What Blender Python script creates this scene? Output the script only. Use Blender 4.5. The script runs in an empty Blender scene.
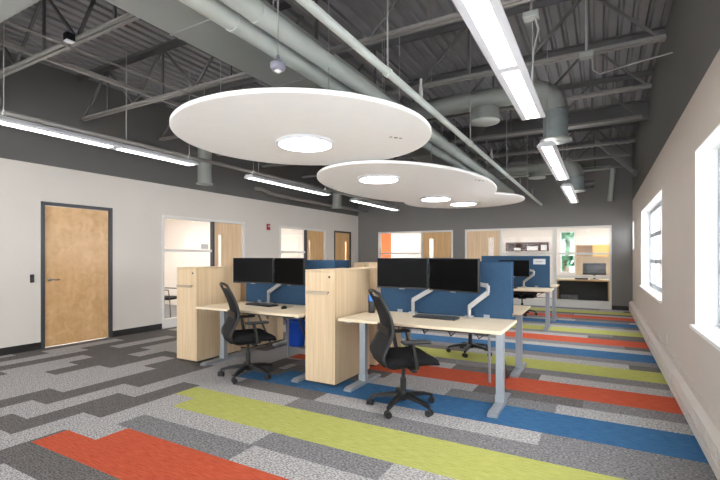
import bpy, bmesh, math, random
from mathutils import Vector, Matrix
random.seed(7)
PI = math.pi
scene = bpy.context.scene
COL = scene.collection

# ------------------------------------------------------------------ materials
def lin(c):
    return tuple(((v/255)/12.92 if v/255 <= 0.04045 else ((v/255+0.055)/1.055)**2.4) for v in c)

def new_mat(name):
    m = bpy.data.materials.new(name); m.use_nodes = True
    nt = m.node_tree
    return m, nt, nt.nodes['Principled BSDF']

def plain(name, rgb, rough=0.5, metal=0.0, spec=0.5, var=0.06, vscale=6.0, bump=0.0, bscale=200.0):
    m, nt, b = new_mat(name)
    c = lin(rgb)
    b.inputs['Roughness'].default_value = rough
    b.inputs['Metallic'].default_value = metal
    b.inputs['Specular IOR Level'].default_value = spec
    tc = nt.nodes.new('ShaderNodeTexCoord')
    n = nt.nodes.new('ShaderNodeTexNoise'); n.inputs['Scale'].default_value = vscale; n.inputs['Detail'].default_value = 3
    nt.links.new(tc.outputs['Object'], n.inputs['Vector'])
    r = nt.nodes.new('ShaderNodeMapRange')
    r.inputs['From Min'].default_value = 0.3; r.inputs['From Max'].default_value = 0.7
    r.inputs['To Min'].default_value = 1-var; r.inputs['To Max'].default_value = 1+var
    nt.links.new(n.outputs['Fac'], r.inputs['Value'])
    mx = nt.nodes.new('ShaderNodeVectorMath'); mx.operation = 'SCALE'
    mx.inputs[0].default_value = c
    nt.links.new(r.outputs['Result'], mx.inputs['Scale'])
    nt.links.new(mx.outputs['Vector'], b.inputs['Base Color'])
    if bump:
        n2 = nt.nodes.new('ShaderNodeTexNoise'); n2.inputs['Scale'].default_value = bscale
        nt.links.new(tc.outputs['Object'], n2.inputs['Vector'])
        bp = nt.nodes.new('ShaderNodeBump'); bp.inputs['Strength'].default_value = bump; bp.inputs['Distance'].default_value = 0.004
        nt.links.new(n2.outputs['Fac'], bp.inputs['Height']); nt.links.new(bp.outputs['Normal'], b.inputs['Normal'])
    return m

def grain(name, c1, c2, scale=(30, 30, 1.5), rough=0.45, blotch=0.0, spec=0.4):
    m, nt, b = new_mat(name)
    b.inputs['Roughness'].default_value = rough
    b.inputs['Specular IOR Level'].default_value = spec
    tc = nt.nodes.new('ShaderNodeTexCoord')
    mp = nt.nodes.new('ShaderNodeMapping'); mp.inputs['Scale'].default_value = scale
    nt.links.new(tc.outputs['Object'], mp.inputs['Vector'])
    n = nt.nodes.new('ShaderNodeTexNoise'); n.inputs['Scale'].default_value = 1.0; n.inputs['Detail'].default_value = 5; n.inputs['Distortion'].default_value = 0.4
    nt.links.new(mp.outputs['Vector'], n.inputs['Vector'])
    fac = n.outputs['Fac']
    if blotch:
        n2 = nt.nodes.new('ShaderNodeTexNoise'); n2.inputs['Scale'].default_value = 7; n2.inputs['Detail'].default_value = 5; n2.inputs['Distortion'].default_value = 1.2
        nt.links.new(tc.outputs['Object'], n2.inputs['Vector'])
        mm = nt.nodes.new('ShaderNodeMix'); mm.inputs['Factor'].default_value = blotch
        nt.links.new(fac, mm.inputs['A']); nt.links.new(n2.outputs['Fac'], mm.inputs['B'])
        fac = mm.outputs['Result']
    cr = nt.nodes.new('ShaderNodeValToRGB')
    cr.color_ramp.elements[0].position = 0.32; cr.color_ramp.elements[0].color = (*lin(c1), 1)
    cr.color_ramp.elements[1].position = 0.68; cr.color_ramp.elements[1].color = (*lin(c2), 1)
    nt.links.new(fac, cr.inputs['Fac']); nt.links.new(cr.outputs['Color'], b.inputs['Base Color'])
    return m

def carpet(name, c1, c2, streak=0.5, big=(10, 130, 10), fine=112, lo=0.36, hi=0.64):
    m, nt, b = new_mat(name)
    b.inputs['Roughness'].default_value = 0.95
    b.inputs['Specular IOR Level'].default_value = 0.1
    tc = nt.nodes.new('ShaderNodeTexCoord')
    mp = nt.nodes.new('ShaderNodeMapping'); mp.inputs['Scale'].default_value = big
    nt.links.new(tc.outputs['Object'], mp.inputs['Vector'])
    n = nt.nodes.new('ShaderNodeTexNoise'); n.inputs['Scale'].default_value = 1; n.inputs['Detail'].default_value = 2
    nt.links.new(mp.outputs['Vector'], n.inputs['Vector'])
    mp2 = nt.nodes.new('ShaderNodeMapping'); mp2.inputs['Scale'].default_value = (fine*0.5, fine, fine)
    nt.links.new(tc.outputs['Object'], mp2.inputs['Vector'])
    n2 = nt.nodes.new('ShaderNodeTexNoise'); n2.inputs['Scale'].default_value = 1; n2.inputs['Detail'].default_value = 2
    nt.links.new(mp2.outputs['Vector'], n2.inputs['Vector'])
    mm = nt.nodes.new('ShaderNodeMix'); mm.inputs['Factor'].default_value = 1-streak
    nt.links.new(n.outputs['Fac'], mm.inputs['A']); nt.links.new(n2.outputs['Fac'], mm.inputs['B'])
    cr = nt.nodes.new('ShaderNodeValToRGB')
    cr.color_ramp.elements[0].position = lo; cr.color_ramp.elements[0].color = (*lin(c1), 1)
    cr.color_ramp.elements[1].position = hi; cr.color_ramp.elements[1].color = (*lin(c2), 1)
    nt.links.new(mm.outputs['Result'], cr.inputs['Fac']); nt.links.new(cr.outputs['Color'], b.inputs['Base Color'])
    return m

def emit(name, rgb, strength):
    m = bpy.data.materials.new(name); m.use_nodes = True
    nt = m.node_tree; nt.nodes.clear()
    e = nt.nodes.new('ShaderNodeEmission'); e.inputs['Color'].default_value = (*rgb, 1); e.inputs['Strength'].default_value = strength
    o = nt.nodes.new('ShaderNodeOutputMaterial'); nt.links.new(e.outputs[0], o.inputs[0])
    return m

def glass(name, refl=0.06, tint=(1, 1, 1)):
    m = bpy.data.materials.new(name); m.use_nodes = True
    nt = m.node_tree; nt.nodes.clear()
    t = nt.nodes.new('ShaderNodeBsdfTransparent'); t.inputs['Color'].default_value = (*tint, 1)
    g = nt.nodes.new('ShaderNodeBsdfGlossy'); g.inputs['Roughness'].default_value = 0.02
    lw = nt.nodes.new('ShaderNodeLayerWeight'); lw.inputs['Blend'].default_value = 0.25
    mr = nt.nodes.new('ShaderNodeMapRange'); mr.inputs['To Min'].default_value = refl; mr.inputs['To Max'].default_value = 0.25
    nt.links.new(lw.outputs['Fresnel'], mr.inputs['Value'])
    mx = nt.nodes.new('ShaderNodeMixShader')
    nt.links.new(mr.outputs['Result'], mx.inputs['Fac']); nt.links.new(t.outputs[0], mx.inputs[1]); nt.links.new(g.outputs[0], mx.inputs[2])
    o = nt.nodes.new('ShaderNodeOutputMaterial'); nt.links.new(mx.outputs[0], o.inputs[0])
    return m

M = {}
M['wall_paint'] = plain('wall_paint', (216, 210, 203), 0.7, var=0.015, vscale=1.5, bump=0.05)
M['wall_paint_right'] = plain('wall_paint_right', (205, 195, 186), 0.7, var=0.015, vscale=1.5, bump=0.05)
M['dark_paint'] = plain('dark_paint', (100, 99, 97), 0.8, var=0.03, vscale=2)
M['grey_paint'] = plain('grey_paint', (124, 122, 121), 0.7, var=0.02, vscale=2)
M['white_paint'] = plain('white_paint', (236, 235, 232), 0.5, var=0.01)
M['white_frame'] = plain('white_frame', (228, 226, 222), 0.4, var=0.01)
M['office_wall'] = plain('office_wall', (238, 232, 225), 0.7, var=0.01)
M['orange_paint'] = plain('orange_paint', (232, 108, 48), 0.6, var=0.03)
M['base_black'] = plain('base_black', (34, 33, 33), 0.5, var=0.05)
M['deck'] = plain('deck', (124, 123, 126), 0.6, var=0.06, vscale=3)
M['steel_dark'] = plain('steel_dark', (88, 87, 88), 0.5, var=0.08, vscale=4)
M['steel_mid'] = plain('steel_mid', (126, 123, 120), 0.5, var=0.05, vscale=4)
M['duct'] = plain('duct', (138, 141, 137), 0.5, var=0.04, vscale=2)
M['pipe'] = plain('pipe', (178, 184, 179), 0.45, var=0.04, vscale=4)
M['sensor_grey'] = plain('sensor_grey', (122, 122, 136), 0.4, var=0.02)
M['galv'] = plain('galv', (126, 134, 134), 0.45, 0.1, var=0.08, vscale=9)
M['cable'] = plain('cable', (150, 150, 148), 0.5, var=0.02)
M['cloud_white'] = plain('cloud_white', (251, 251, 250), 0.85, var=0.01)
M['lamp_white'] = plain('lamp_white', (206, 207, 212), 0.4, var=0.01)
M['frame_grey'] = plain('frame_grey', (62, 65, 70), 0.4, var=0.03)
M['frame_brown'] = plain('frame_brown', (66, 56, 50), 0.4, var=0.03)
M['birch'] = grain('birch', (202, 158, 108), (228, 190, 142), (9, 9, 2.2), 0.3, 0.6)
M['oak_door'] = grain('oak_door', (206, 164, 112), (224, 186, 134), (24, 24, 1.5), 0.35)
M['pale_door'] = grain('pale_door', (222, 190, 152), (236, 208, 172), (24, 24, 1.5), 0.35)
M['maple'] = grain('maple', (206, 180, 144), (224, 200, 165), (70, 70, 1.2), 0.4)
M['handle_tan'] = plain('handle_tan', (176, 160, 138), 0.4, 0.2, var=0.02)
M['desk_top'] = grain('desk_top', (228, 209, 179), (238, 222, 195), (1.5, 60, 60), 0.35)
M['office_wood'] = grain('office_wood', (200, 160, 110), (218, 180, 130), (3, 40, 40), 0.4)
M['yellow_wood'] = plain('yellow_wood', (236, 184, 88), 0.4, var=0.03)
M['red_wood'] = grain('red_wood', (84, 52, 46), (112, 72, 62), (3, 40, 40), 0.4)
M['leg_silver'] = plain('leg_silver', (152, 158, 164), 0.38, 0.25, var=0.03)
M['arm_silver'] = plain('arm_silver', (162, 161, 158), 0.35, 0.2, var=0.03)
M['blue_fabric'] = plain('blue_fabric', (54, 80, 106), 0.95, spec=0.1, var=0.06, vscale=40, bump=0.3, bscale=500)
M['black_plastic'] = plain('black_plastic', (26, 26, 27), 0.45, var=0.05)
M['black_mesh'] = plain('black_mesh', (40, 40, 41), 0.9, spec=0.2, var=0.15, vscale=120)
M['black_fabric'] = plain('black_fabric', (24, 24, 26), 0.85, spec=0.2, var=0.1, vscale=60)
M['screen'] = plain('screen', (7, 7, 8), 0.4, spec=0.06, var=0.02)
M['bin_blue'] = plain('bin_blue', (22, 72, 176), 0.4, var=0.03)
M['bottle_blue'] = plain('bottle_blue', (40, 120, 210), 0.35, var=0.03)
M['red_alarm'] = plain('red_alarm', (160, 34, 34), 0.4, var=0.03)
M['lens'] = plain('lens', (205, 205, 205), 0.2, var=0.01)
M['chrome'] = plain('chrome', (200, 198, 194), 0.2, 0.9, var=0.02)
M['heater'] = plain('heater', (206, 198, 190), 0.45, var=0.02)
M['grey_box'] = plain('grey_box', (120, 122, 124), 0.6, var=0.04)
M['dark_panel'] = plain('dark_panel', (58, 62, 64), 0.6, var=0.04)
M['tackboard'] = plain('tackboard', (222, 198, 162), 0.9, var=0.04, vscale=60)
M['paving'] = plain('paving', (204, 206, 208), 0.95, var=0.05, vscale=0.5)
M['leaf'] = plain('leaf', (50, 92, 66), 0.7, var=0.35, vscale=4)
M['bark'] = plain('bark', (92, 78, 64), 0.9, var=0.2, vscale=10)
M['window_alu'] = plain('window_alu', (160, 169, 178), 0.4, var=0.01)  # white frames' blue-grey shade against the sky, put into the base colour
M['glass'] = glass('glass')
M['glass_office'] = glass('glass_office', 0.004)
LINEAR_E = 7.0
M['diffuser'] = emit('diffuser', (1.0, 0.985, 0.965), LINEAR_E)
M['uplight'] = emit('uplight', (1.0, 0.985, 0.965), 5.0)  # added glow on the fixture tops, to brighten the ceiling
M['round_diffuser'] = emit('round_diffuser', (1.0, 0.985, 0.965), 8.0)
M['troffer'] = emit('troffer', (1.0, 0.96, 0.91), 7.0)
M['troffer_bright'] = emit('troffer_bright', (1.0, 0.94, 0.89), 24.0)
CARP = [
    carpet('carpet_light', (122, 120, 120), (202, 199, 198), 0.2, lo=0.4, hi=0.6),
    carpet('carpet_mid', (90, 89, 91), (154, 152, 153), 0.25, lo=0.4, hi=0.6),
    carpet('carpet_dark', (80, 77, 76), (128, 124, 122), 0.3, lo=0.4, hi=0.6),
    carpet('carpet_lime', (164, 166, 86), (190, 191, 114), 0.75),
    carpet('carpet_blue', (48, 88, 128), (72, 118, 158), 0.75),
    carpet('carpet_orange', (178, 74, 50), (204, 100, 72), 0.75),
]

# ------------------------------------------------------------------ mesh building
class MB:
    def __init__(s):
        s.v = []; s.f = []; s.mi = []; s.sm = []
    def add(s, verts, faces, mi=0, smooth=False):
        b = len(s.v); s.v += [tuple(v) for v in verts]
        s.f += [tuple(b+i for i in f) for f in faces]
        s.mi += [mi]*len(faces); s.sm += [smooth]*len(faces)
        return s
    def box(s, x0, x1, y0, y1, z0, z1, mi=0, bevel=0.0, rot=None):
        if bevel <= 0:
            V = [(x0,y0,z0),(x1,y0,z0),(x1,y1,z0),(x0,y1,z0),(x0,y0,z1),(x1,y0,z1),(x1,y1,z1),(x0,y1,z1)]
            F = [(0,3,2,1),(4,5,6,7),(0,1,5,4),(1,2,6,5),(2,3,7,6),(3,0,4,7)]
        else:
            bm = bmesh.new(); bmesh.ops.create_cube(bm, size=1)
            for v in bm.verts:
                v.co = Vector(((x0+x1)/2+v.co.x*(x1-x0), (y0+y1)/2+v.co.y*(y1-y0), (z0+z1)/2+v.co.z*(z1-z0)))
            bmesh.ops.bevel(bm, geom=bm.edges[:], offset=bevel, segments=2, profile=0.5, affect='EDGES')
            bm.verts.index_update()
            V = [tuple(v.co) for v in bm.verts]; F = [tuple(v.index for v in f.verts) for f in bm.faces]; bm.free()
        if rot is not None: V = [tuple(rot @ Vector(v)) for v in V]
        return s.add(V, F, mi)
    def tube(s, pts, r, n=12, mi=0, cap=True, smooth=True):
        pts = [Vector(p) for p in pts]; m = len(pts)
        rr = r if isinstance(r, (list, tuple)) else [r]*m
        T = []
        for i in range(m):
            t = (pts[min(i+1,m-1)]-pts[max(i-1,0)]); T.append(t.normalized())
        up = Vector((0,0,1)) if abs(T[0].z) < 0.95 else Vector((1,0,0))
        V = []
        for i in range(m):
            t = T[i]; a = up - t*up.dot(t)
            a = a.normalized() if a.length > 1e-6 else t.orthogonal().normalized()
            up = a
            b = t.cross(a)
            for k in range(n):
                w = 2*PI*k/n
                V.append(pts[i] + (a*math.cos(w)+b*math.sin(w))*rr[i])
        F = []
        for i in range(m-1):
            for k in range(n):
                F.append((i*n+k, i*n+(k+1)%n, (i+1)*n+(k+1)%n, (i+1)*n+k))
        s.add(V, F, mi, smooth)
        if cap:
            s.add(V[:n], [tuple(reversed(range(n)))], mi); s.add(V[-n:], [tuple(range(n))], mi)
        return s
    def bar(s, p, q, w, h, mi=0):
        """rectangular bar from p to q, w across (horizontal), h high"""
        p, q = Vector(p), Vector(q); t = (q-p).normalized()
        up = Vector((0,0,1)) if abs(t.z) < 0.95 else Vector((0,1,0))
        a = t.cross(up).normalized(); b = a.cross(t).normalized()
        V = []
        for c in (p, q):
            for sa, sb in ((-1,-1),(1,-1),(1,1),(-1,1)): V.append(c+a*(sa*w/2)+b*(sb*h/2))
        return s.add(V, [(3,2,1,0),(4,5,6,7),(0,1,5,4),(1,2,6,5),(2,3,7,6),(3,0,4,7)], mi)
    def lathe(s, prof, c=(0,0,0), n=32, mi=0, smooth=True, sx=1.0, sy=1.0):
        V = []; m = len(prof)
        for (r, z) in prof:
            for k in range(n):
                w = 2*PI*k/n
                V.append((c[0]+r*math.cos(w)*sx, c[1]+r*math.sin(w)*sy, c[2]+z))
        F = []
        for i in range(m-1):
            for k in range(n):
                F.append((i*n+k, i*n+(k+1)%n, (i+1)*n+(k+1)%n, (i+1)*n+k))
        s.add(V, F, mi, smooth)
        s.add(V[:n], [tuple(reversed(range(n)))], mi); s.add(V[-n:], [tuple(range(n))], mi)
        return s
    def prism_y(s, prof, y0, y1, mi=0):
        n = len(prof); V = [(x,y0,z) for x,z in prof]+[(x,y1,z) for x,z in prof]
        F = [(i,(i+1)%n,n+(i+1)%n,n+i) for i in range(n)]+[tuple(reversed(range(n))), tuple(range(n,2*n))]
        return s.add(V, F, mi)
    def xf(s, mat):
        s.v = [tuple(mat @ Vector(v)) for v in s.v]; return s
    def build(s, name, mats, parent=None, loc=None):
        me = bpy.data.meshes.new(name); me.from_pydata(s.v, [], s.f); me.update()
        if not isinstance(mats, (list, tuple)): mats = [mats]
        for m in mats: me.materials.append(m)
        me.polygons.foreach_set('material_index', s.mi); me.polygons.foreach_set('use_smooth', s.sm)
        bm = bmesh.new(); bm.from_mesh(me); bmesh.ops.recalc_face_normals(bm, faces=bm.faces[:]); bm.to_mesh(me); bm.free()
        o = bpy.data.objects.new(name, me); COL.objects.link(o)
        if parent is not None: o.parent = parent
        if loc is not None: o.location = loc
        return o

def tag(o, label=None, cat=None, group=None, kind=None):
    if label: o['label'] = label
    if cat: o['category'] = cat
    if group: o['group'] = group
    if kind: o['kind'] = kind
    return o
def thing(name, label, cat, loc=(0,0,0), rz=0.0, group=None):
    o = bpy.data.objects.new(name, None); COL.objects.link(o)
    o.empty_display_size = 0.1
    o.location = loc; o.rotation_euler = (0,0,rz)
    return tag(o, label, cat, group)
def struct(name, mb, mats, parent=None):
    o = mb.build(name, mats, parent)
    if parent is None: o['kind'] = 'structure'
    return o
def struct_root(name, loc=(0,0,0)):
    o = bpy.data.objects.new(name, None); COL.objects.link(o); o.location = loc; o['kind'] = 'structure'
    return o
def copy_tree(o, parent=None):
    c = o.copy(); COL.objects.link(c)
    if parent is not None: c.parent = parent
    for ch in list(o.children): copy_tree(ch, c)
    return c
def dup(o, loc, rz=None, label=None, group=None):
    c = copy_tree(o); c.location = loc
    if rz is not None: c.rotation_euler = (0,0,rz)
    if label: c['label'] = label
    if group: c['group'] = group
    return c

# ------------------------------------------------------------------ room dimensions
LX, RX, BY, NY = -7.24, 0.70, 12.85, -3.5      # left, right, back, near planes
TOP = 4.32                                      # top of the walls, deck just under
ZL, ZR = 2.735, 2.775                           # paint line, left and right

def wall_x(mb, x0, x1, y0, y1, z0, z1, holes, mi):
    """wall slab along Y with rectangular holes (ya, yb, za, zb)"""
    ys = sorted({y0, y1, *[h[0] for h in holes], *[h[1] for h in holes]})
    ys = [y for y in ys if y0 <= y <= y1]
    for a, b in zip(ys, ys[1:]):
        hs = sorted([(h[2], h[3]) for h in holes if h[0] <= a+1e-6 and h[1] >= b-1e-6])
        z = z0
        for za, zb in hs:
            if za > z: mb.box(x0, x1, a, b, z, min(za, z1), mi)
            z = max(z, zb)
        if z < z1: mb.box(x0, x1, a, b, z, z1, mi)
def wall_y(mb, x0, x1, y0, y1, z0, z1, holes, mi):
    xs = sorted({x0, x1, *[h[0] for h in holes], *[h[1] for h in holes]})
    xs = [x for x in xs if x0 <= x <= x1]
    for a, b in zip(xs, xs[1:]):
        hs = sorted([(h[2], h[3]) for h in holes if h[0] <= a+1e-6 and h[1] >= b-1e-6])
        z = z0
        for za, zb in hs:
            if za > z: mb.box(a, b, y0, y1, z, min(za, z1), mi)
            z = max(z, zb)
        if z < z1: mb.box(a, b, y0, y1, z, z1, mi)

# --- floor: carpet planks laid in rows across the room
PW = 0.2535; Y0 = 2.62
mb = MB()
def quad(x0, x1, y0, y1, t):
    if x1 > x0+1e-4 and y1 > y0+1e-4: mb.add([(x0,y0,0),(x1,y0,0),(x1,y1,0),(x0,y1,0)], [(0,1,2,3)], t)
YE = BY+0.12
CW = 0.2575; CX = -3.725          # beige-wall side: planks run down the room in columns
cols = {-1: [(1.85, 2), (2.85, 0), (3.62, 0), (4.6, 2)], 0: [(1.14, 2), (2.135, 0), (3.185, 2), (4.2, 0), (5.2, 0)], 1: [(0.6, 0), (1.6, 0), (2.61, 2), (3.6, 0), (4.6, 0)],
        2: [(1.815, 2), (2.83, 0), (3.85, 2), (4.8, 0)], 3: [(1.08, 0), (2.08, 0), (3.1, 2), (4.1, 2)], 4: [(1.35, 2), (2.35, 2), (3.4, 0), (4.4, 2)],
        5: [(0.9, 2), (1.9, 0), (2.9, 0), (3.87, 0), (4.9, 2)], 6: [(2.1, 0), (3.145, 0), (4.1, 2)], 7: [(1.65, 0), (2.65, 0), (3.69, 2), (4.7, 0)],
        8: [(2.0, 2), (3.04, 0), (4.05, 2)], 9: [(2.4, 2), (3.37, 0), (4.4, 2)], 10: [(2.9, 2), (3.89, 2), (4.9, 0)], 11: [(2.6, 0), (3.6, 0), (4.6, 2)], 12: [(3.2, 2), (4.3, 0)], 13: [(2.9, 0), (3.8, 2), (4.8, 2)]}
runs = {}
for k in range(-1, 15):
    y = NY; r_ = []
    for ye, t in cols.get(k, [(0.5+random.random(), 0)]): r_.append((y, ye, t)); y = ye
    while y < YE:
        ye = min(y+1.0, YE); r_.append((y, ye, random.choice((0, 2)) if k % 2 else 2-r_[-1][2])); y = ye
    runs[k] = r_
    if k >= 0:
        x0, x1 = max(CX-CW*(k+1), LX-0.12), CX-CW*k
        for y0, y1, t in r_: quad(x0, x1, y0, y1, t)
row_cols = {0: 3, 1: 3, 4: 4, 5: 4, 8: 5, 9: 5}
ends = {0: -3.44, 1: CX, 4: -3.64, 5: -3.27, 8: -3.71, 9: -3.4, -4: -3.69, -3: -3.31}
for n in range(int(math.floor((NY-Y0)/PW)), int(math.ceil((YE-Y0)/PW))):
    ya, yb = max(Y0+n*PW, NY), min(Y0+(n+1)*PW, YE)
    coloured = row_cols.get(n % 12)
    xs = CX+CW if coloured is None else ends.get(n, random.choice((CX, CX+CW, CX+CW*2)))
    for y0, y1, t in runs[-1]: quad(CX, xs, max(y0, ya), min(y1, yb), t)
    if coloured is not None: quad(xs, RX+0.3, ya, yb, coloured); continue
    if n == 3: segs = [(-2.4, 2), (-1.45, 0), (-0.40, 0), (1.0, 1)]
    elif n == 2: segs = [(-2.55, 0), (-1.65, 1), (1.0, 1)]
    elif n == -1: segs = [(-2.24, 0), (-1.2, 1), (-0.2, 0), (1.0, 1)]
    elif n == -2: segs = [(-2.2, 1), (-1.2, 0), (-0.2, 1), (1.0, 0)]
    else:
        segs = []; x = xs-random.random()*0.9
        while x < 1.0:
            x += 1.0; base = n % 2 == 0
            if random.random() < 0.25: base = not base
            segs.append((x, 0 if base else random.choice((1, 2))))
    x = xs
    for xe, t in segs:
        xe = min(xe, RX+0.3); quad(x, xe, ya, yb, t); x = max(x, xe)
fl = struct('floor', mb, CARP)
mb = MB().box(LX-0.4, RX+0.3, NY-0.3, BY+0.2, -0.2, -0.004)
struct('floor_slab', mb, M['grey_box'])
mb = MB(); mb.box(-9.2, 1.4, BY+0.12, 16.2, -0.1, 0); mb.box(-11.2, LX-0.12, 4.8, 11.4, -0.1, 0)
struct('floor_offices', mb, CARP[1])

# --- left wall
HL = [(3.275, 4.347, 0, 2.19), (5.29, 7.465, 0, 2.16), (8.71, 10.87, 0, 2.16), (11.32, 12.35, 0, 2.17)]
mb = MB()
wall_x(mb, LX-0.12, LX, NY, BY, 0, ZL, HL, 0)
wall_x(mb, LX-0.12, LX, NY, BY, ZL, TOP, [], 1)
struct('wall_left', mb, [M['wall_paint'], M['dark_paint']])
# --- right wall (0.3 thick, deep window reveals)
HR = [(-3.1, -1.05, 0.79, 2.275), (1.2, 4.59, 0.79, 2.275), (6.86, 10.2, 0.79, 2.265), (12.28, 12.80, 1.53, 2.245)]
mb = MB()
wall_x(mb, RX, RX+0.3, NY, BY+0.12, 0, ZR, HR, 0)
wall_x(mb, RX, RX+0.3, NY, BY+0.12, ZR, TOP, [], 1)
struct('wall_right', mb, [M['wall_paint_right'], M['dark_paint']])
# --- back wall
HB = [(-6.47, -3.93, 0, 2.17), (-3.56, 0.245, 0, 2.17)]
mb = MB(); wall_y(mb, LX-0.12, RX, BY, BY+0.12, 0, TOP, HB, 0)
struct('wall_back', mb, M['grey_paint'])
# --- wall behind the camera, its unseen windows added to fill the room with daylight
HN = [(-7.0, -4.75, 0.3, 2.65), (-4.55, -2.2, 0.3, 2.65), (-2.0, 0.4, 0.3, 2.65)]
mb = MB(); wall_y(mb, LX-0.12, RX+0.3, NY-0.3, NY, 0, ZR, HN, 0); wall_y(mb, LX-0.12, RX+0.3, NY-0.3, NY, ZR, TOP, [], 1)
struct('wall_near', mb, [M['wall_paint'], M['dark_paint']])
# --- baseboards
mb = MB()
for a, b in ((NY, 3.275), (4.347, 5.29), (7.465, 8.71), (10.87, 11.32), (12.35, BY)):
    mb.box(LX, LX+0.012, a, b, 0, 0.105)
struct('baseboard_left', mb, M['base_black'])
mb = MB()
for a, b in ((LX, -6.47), (-3.93, -3.56), (0.245, 0.62)): mb.box(a, b, BY-0.012, BY, 0, 0.105)
struct('baseboard_back', mb, M['base_black'])
mb = MB().box(LX+0.012, RX, NY, NY+0.012, 0, 0.105)
struct('baseboard_near', mb, M['base_black'])

# --- ribbed roof deck
mb = MB()
pitch = 0.152; x = LX-0.12; prof = []
while x < RX+0.3:
    prof += [(x, 4.22), (x+0.085, 4.22), (x+0.105, 4.262), (x+0.135, 4.262)]; x += pitch
n = len(prof)
V = [(px, NY-0.3, pz) for px, pz in prof]+[(px, BY+0.12, pz) for px, pz in prof]
mb.add(V, [(i, i+1, n+i+1, n+i) for i in range(n-1)])
mb.box(LX-0.12, RX+0.3, NY-0.3, BY+0.12, 4.27, 4.4)
struct('ceiling', mb, M['deck'])

# ------------------------------------------------------------------ windows of the right wall
def day_window(name, ya, yb, za, zb, cols, rows, stool=True):
    r = struct_root(name, (RX, (ya+yb)/2, za))
    w = (yb-ya)/2; h = zb-za
    f = MB(); x0, x1 = 0.15, 0.21; t = 0.075
    f.box(x0, x1, -w, -w+t, 0, h); f.box(x0, x1, w-t, w, 0, h)
    f.box(x0, x1, -w+t, w-t, 0, t); f.box(x0, x1, -w+t, w-t, h-t, h)
    f.build('window_frame', M['window_alu'], r)
    m = MB()
    for c in range(1, cols):
        y = -w + 2*w*c/cols; m.box(x0+0.005, x1-0.005, y-0.04, y+0.04, t, h-t)
    if cols > 1: m.build('mullion', M['window_alu'], r)
    m = MB()
    for q in range(1, rows):
        z = h*q/rows; m.box(x0+0.012, x1-0.012, -w+t, w-t, z-0.036, z+0.036)
    if rows > 1: m.build('glazing_bar', M['window_alu'], r)
    MB().box(x0+0.028, x0+0.034, -w+t, w-t, t, h-t).build('pane', M['glass'], r)
    l = MB()      # white lining of the reveal
    l.box(0.0, 0.15, w-0.012, w, 0, h); l.box(0.0, 0.15, -w, -w+0.012, 0, h); l.box(0.0, 0.15, -w+0.012, w-0.012, h-0.012, h)
    l.build('reveal_lining', M['white_paint'], r)
    s = MB().box(-0.035, 0.15, -w-0.03, w+0.03, -0.025, 0.006, bevel=0.004) if stool else MB().box(0, 0.15, -w, w, 0, 0.006)
    s.build('sill', M['white_paint'], r)
    return r
day_window('window_1', 1.2, 4.59, 0.79, 2.275, 4, 3)
day_window('window_2', 6.86, 10.2, 0.79, 2.265, 4, 3)
day_window('window_3', 12.28, 12.80, 1.53, 2.245, 1, 1, False)
day_window('window_4', -3.1, -1.05, 0.79, 2.275, 2, 3)
for i, (xa, xb, za, zb) in enumerate(HN):  # invented windows behind the camera, for even fill light
    r = struct_root('window_%d' % (5+i), ((xa+xb)/2, NY-0.18, za)); w = (xb-xa)/2; h = zb-za
    f = MB(); t = 0.055
    f.box(-w, -w+t, -0.03, 0.03, 0, h); f.box(w-t, w, -0.03, 0.03, 0, h); f.box(-w+t, w-t, -0.03, 0.03, 0, t); f.box(-w+t, w-t, -0.03, 0.03, h-t, h)
    f.box(-0.03, 0.03, -0.025, 0.025, t, h-t)
    f.build('window_frame', M['white_paint'], r)
    MB().box(-w+t, w-t, -0.004, 0.004, t, h-t).build('pane', M['glass'], r)

# ------------------------------------------------------------------ doors and interior glazing
def lever(parent, x, y, z, d, axis):
    """lever handle: rose + lever. axis 'x': door in a left wall facing +X, d = direction of lever along Y"""
    m = MB()
    if axis == 'x':
        m.tube([(x, y, z), (x+0.012, y, z)], 0.028, 16); m.tube([(x, y, z), (x+0.055, y, z)], 0.010, 10)
        m.tube([(x+0.055, y, z), (x+0.055, y+d*0.12, z-0.004)], 0.0095, 10)
    else:
        m.tube([(x, y, z), (x, y-0.012, z)], 0.028, 16); m.tube([(x, y, z), (x, y-0.055, z)], 0.010, 10)
        m.tube([(x, y-0.055, z), (x+d*0.12, y-0.055, z-0.004)], 0.0095, 10)
    return m.build('handle', M['chrome'], parent)

def door_left(name, ya, yb, h, frame_m, leaf_m, t=0.052, light=None, hand=1):
    """hollow-metal framed door in the left wall"""
    r = struct_root(name, (LX, (ya+yb)/2, 0)); w = (yb-ya)/2
    f = MB()
    for a, b in ((-w, -w+t), (w-t, w)): f.box(-0.13, 0.012, a, b, 0, h)
    f.box(-0.13, 0.012, -w+t, w-t, h-t, h)
    for a, b in ((-w+t, -w+t+0.016), (w-t-0.016, w-t)): f.box(-0.13, -0.062, a, b, 0, h-t)
    f.build('door_frame', frame_m, r)
    lf = MB()
    if light:
        la, lb, lza, lzb = light
        wall_x(lf, -0.062, -0.02, -w+t+0.004, w-t-0.004, 0.01, h-t-0.004, [light], 0)
    else: lf.box(-0.062, -0.02, -w+t+0.004, w-t-0.004, 0.01, h-t-0.004, bevel=0.002)
    leaf = lf.build('door_leaf', leaf_m, r)
    if light:
        MB().box(-0.044, -0.038, la, lb, lza, lzb).build('vision_pane', M['glass_office'], leaf)
    lever(leaf, -0.02, (-w+t+0.07) if hand > 0 else (w-t-0.07), 1.02, hand, 'x')
    return r
door_left('door_1', 3.275, 4.347, 2.19, M['frame_grey'], M['birch'])
door_left('door_2', 11.32, 12.35, 2.17, M['frame_brown'], M['oak_door'], light=(0.16, 0.26, 0.95, 1.85), hand=1)

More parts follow.
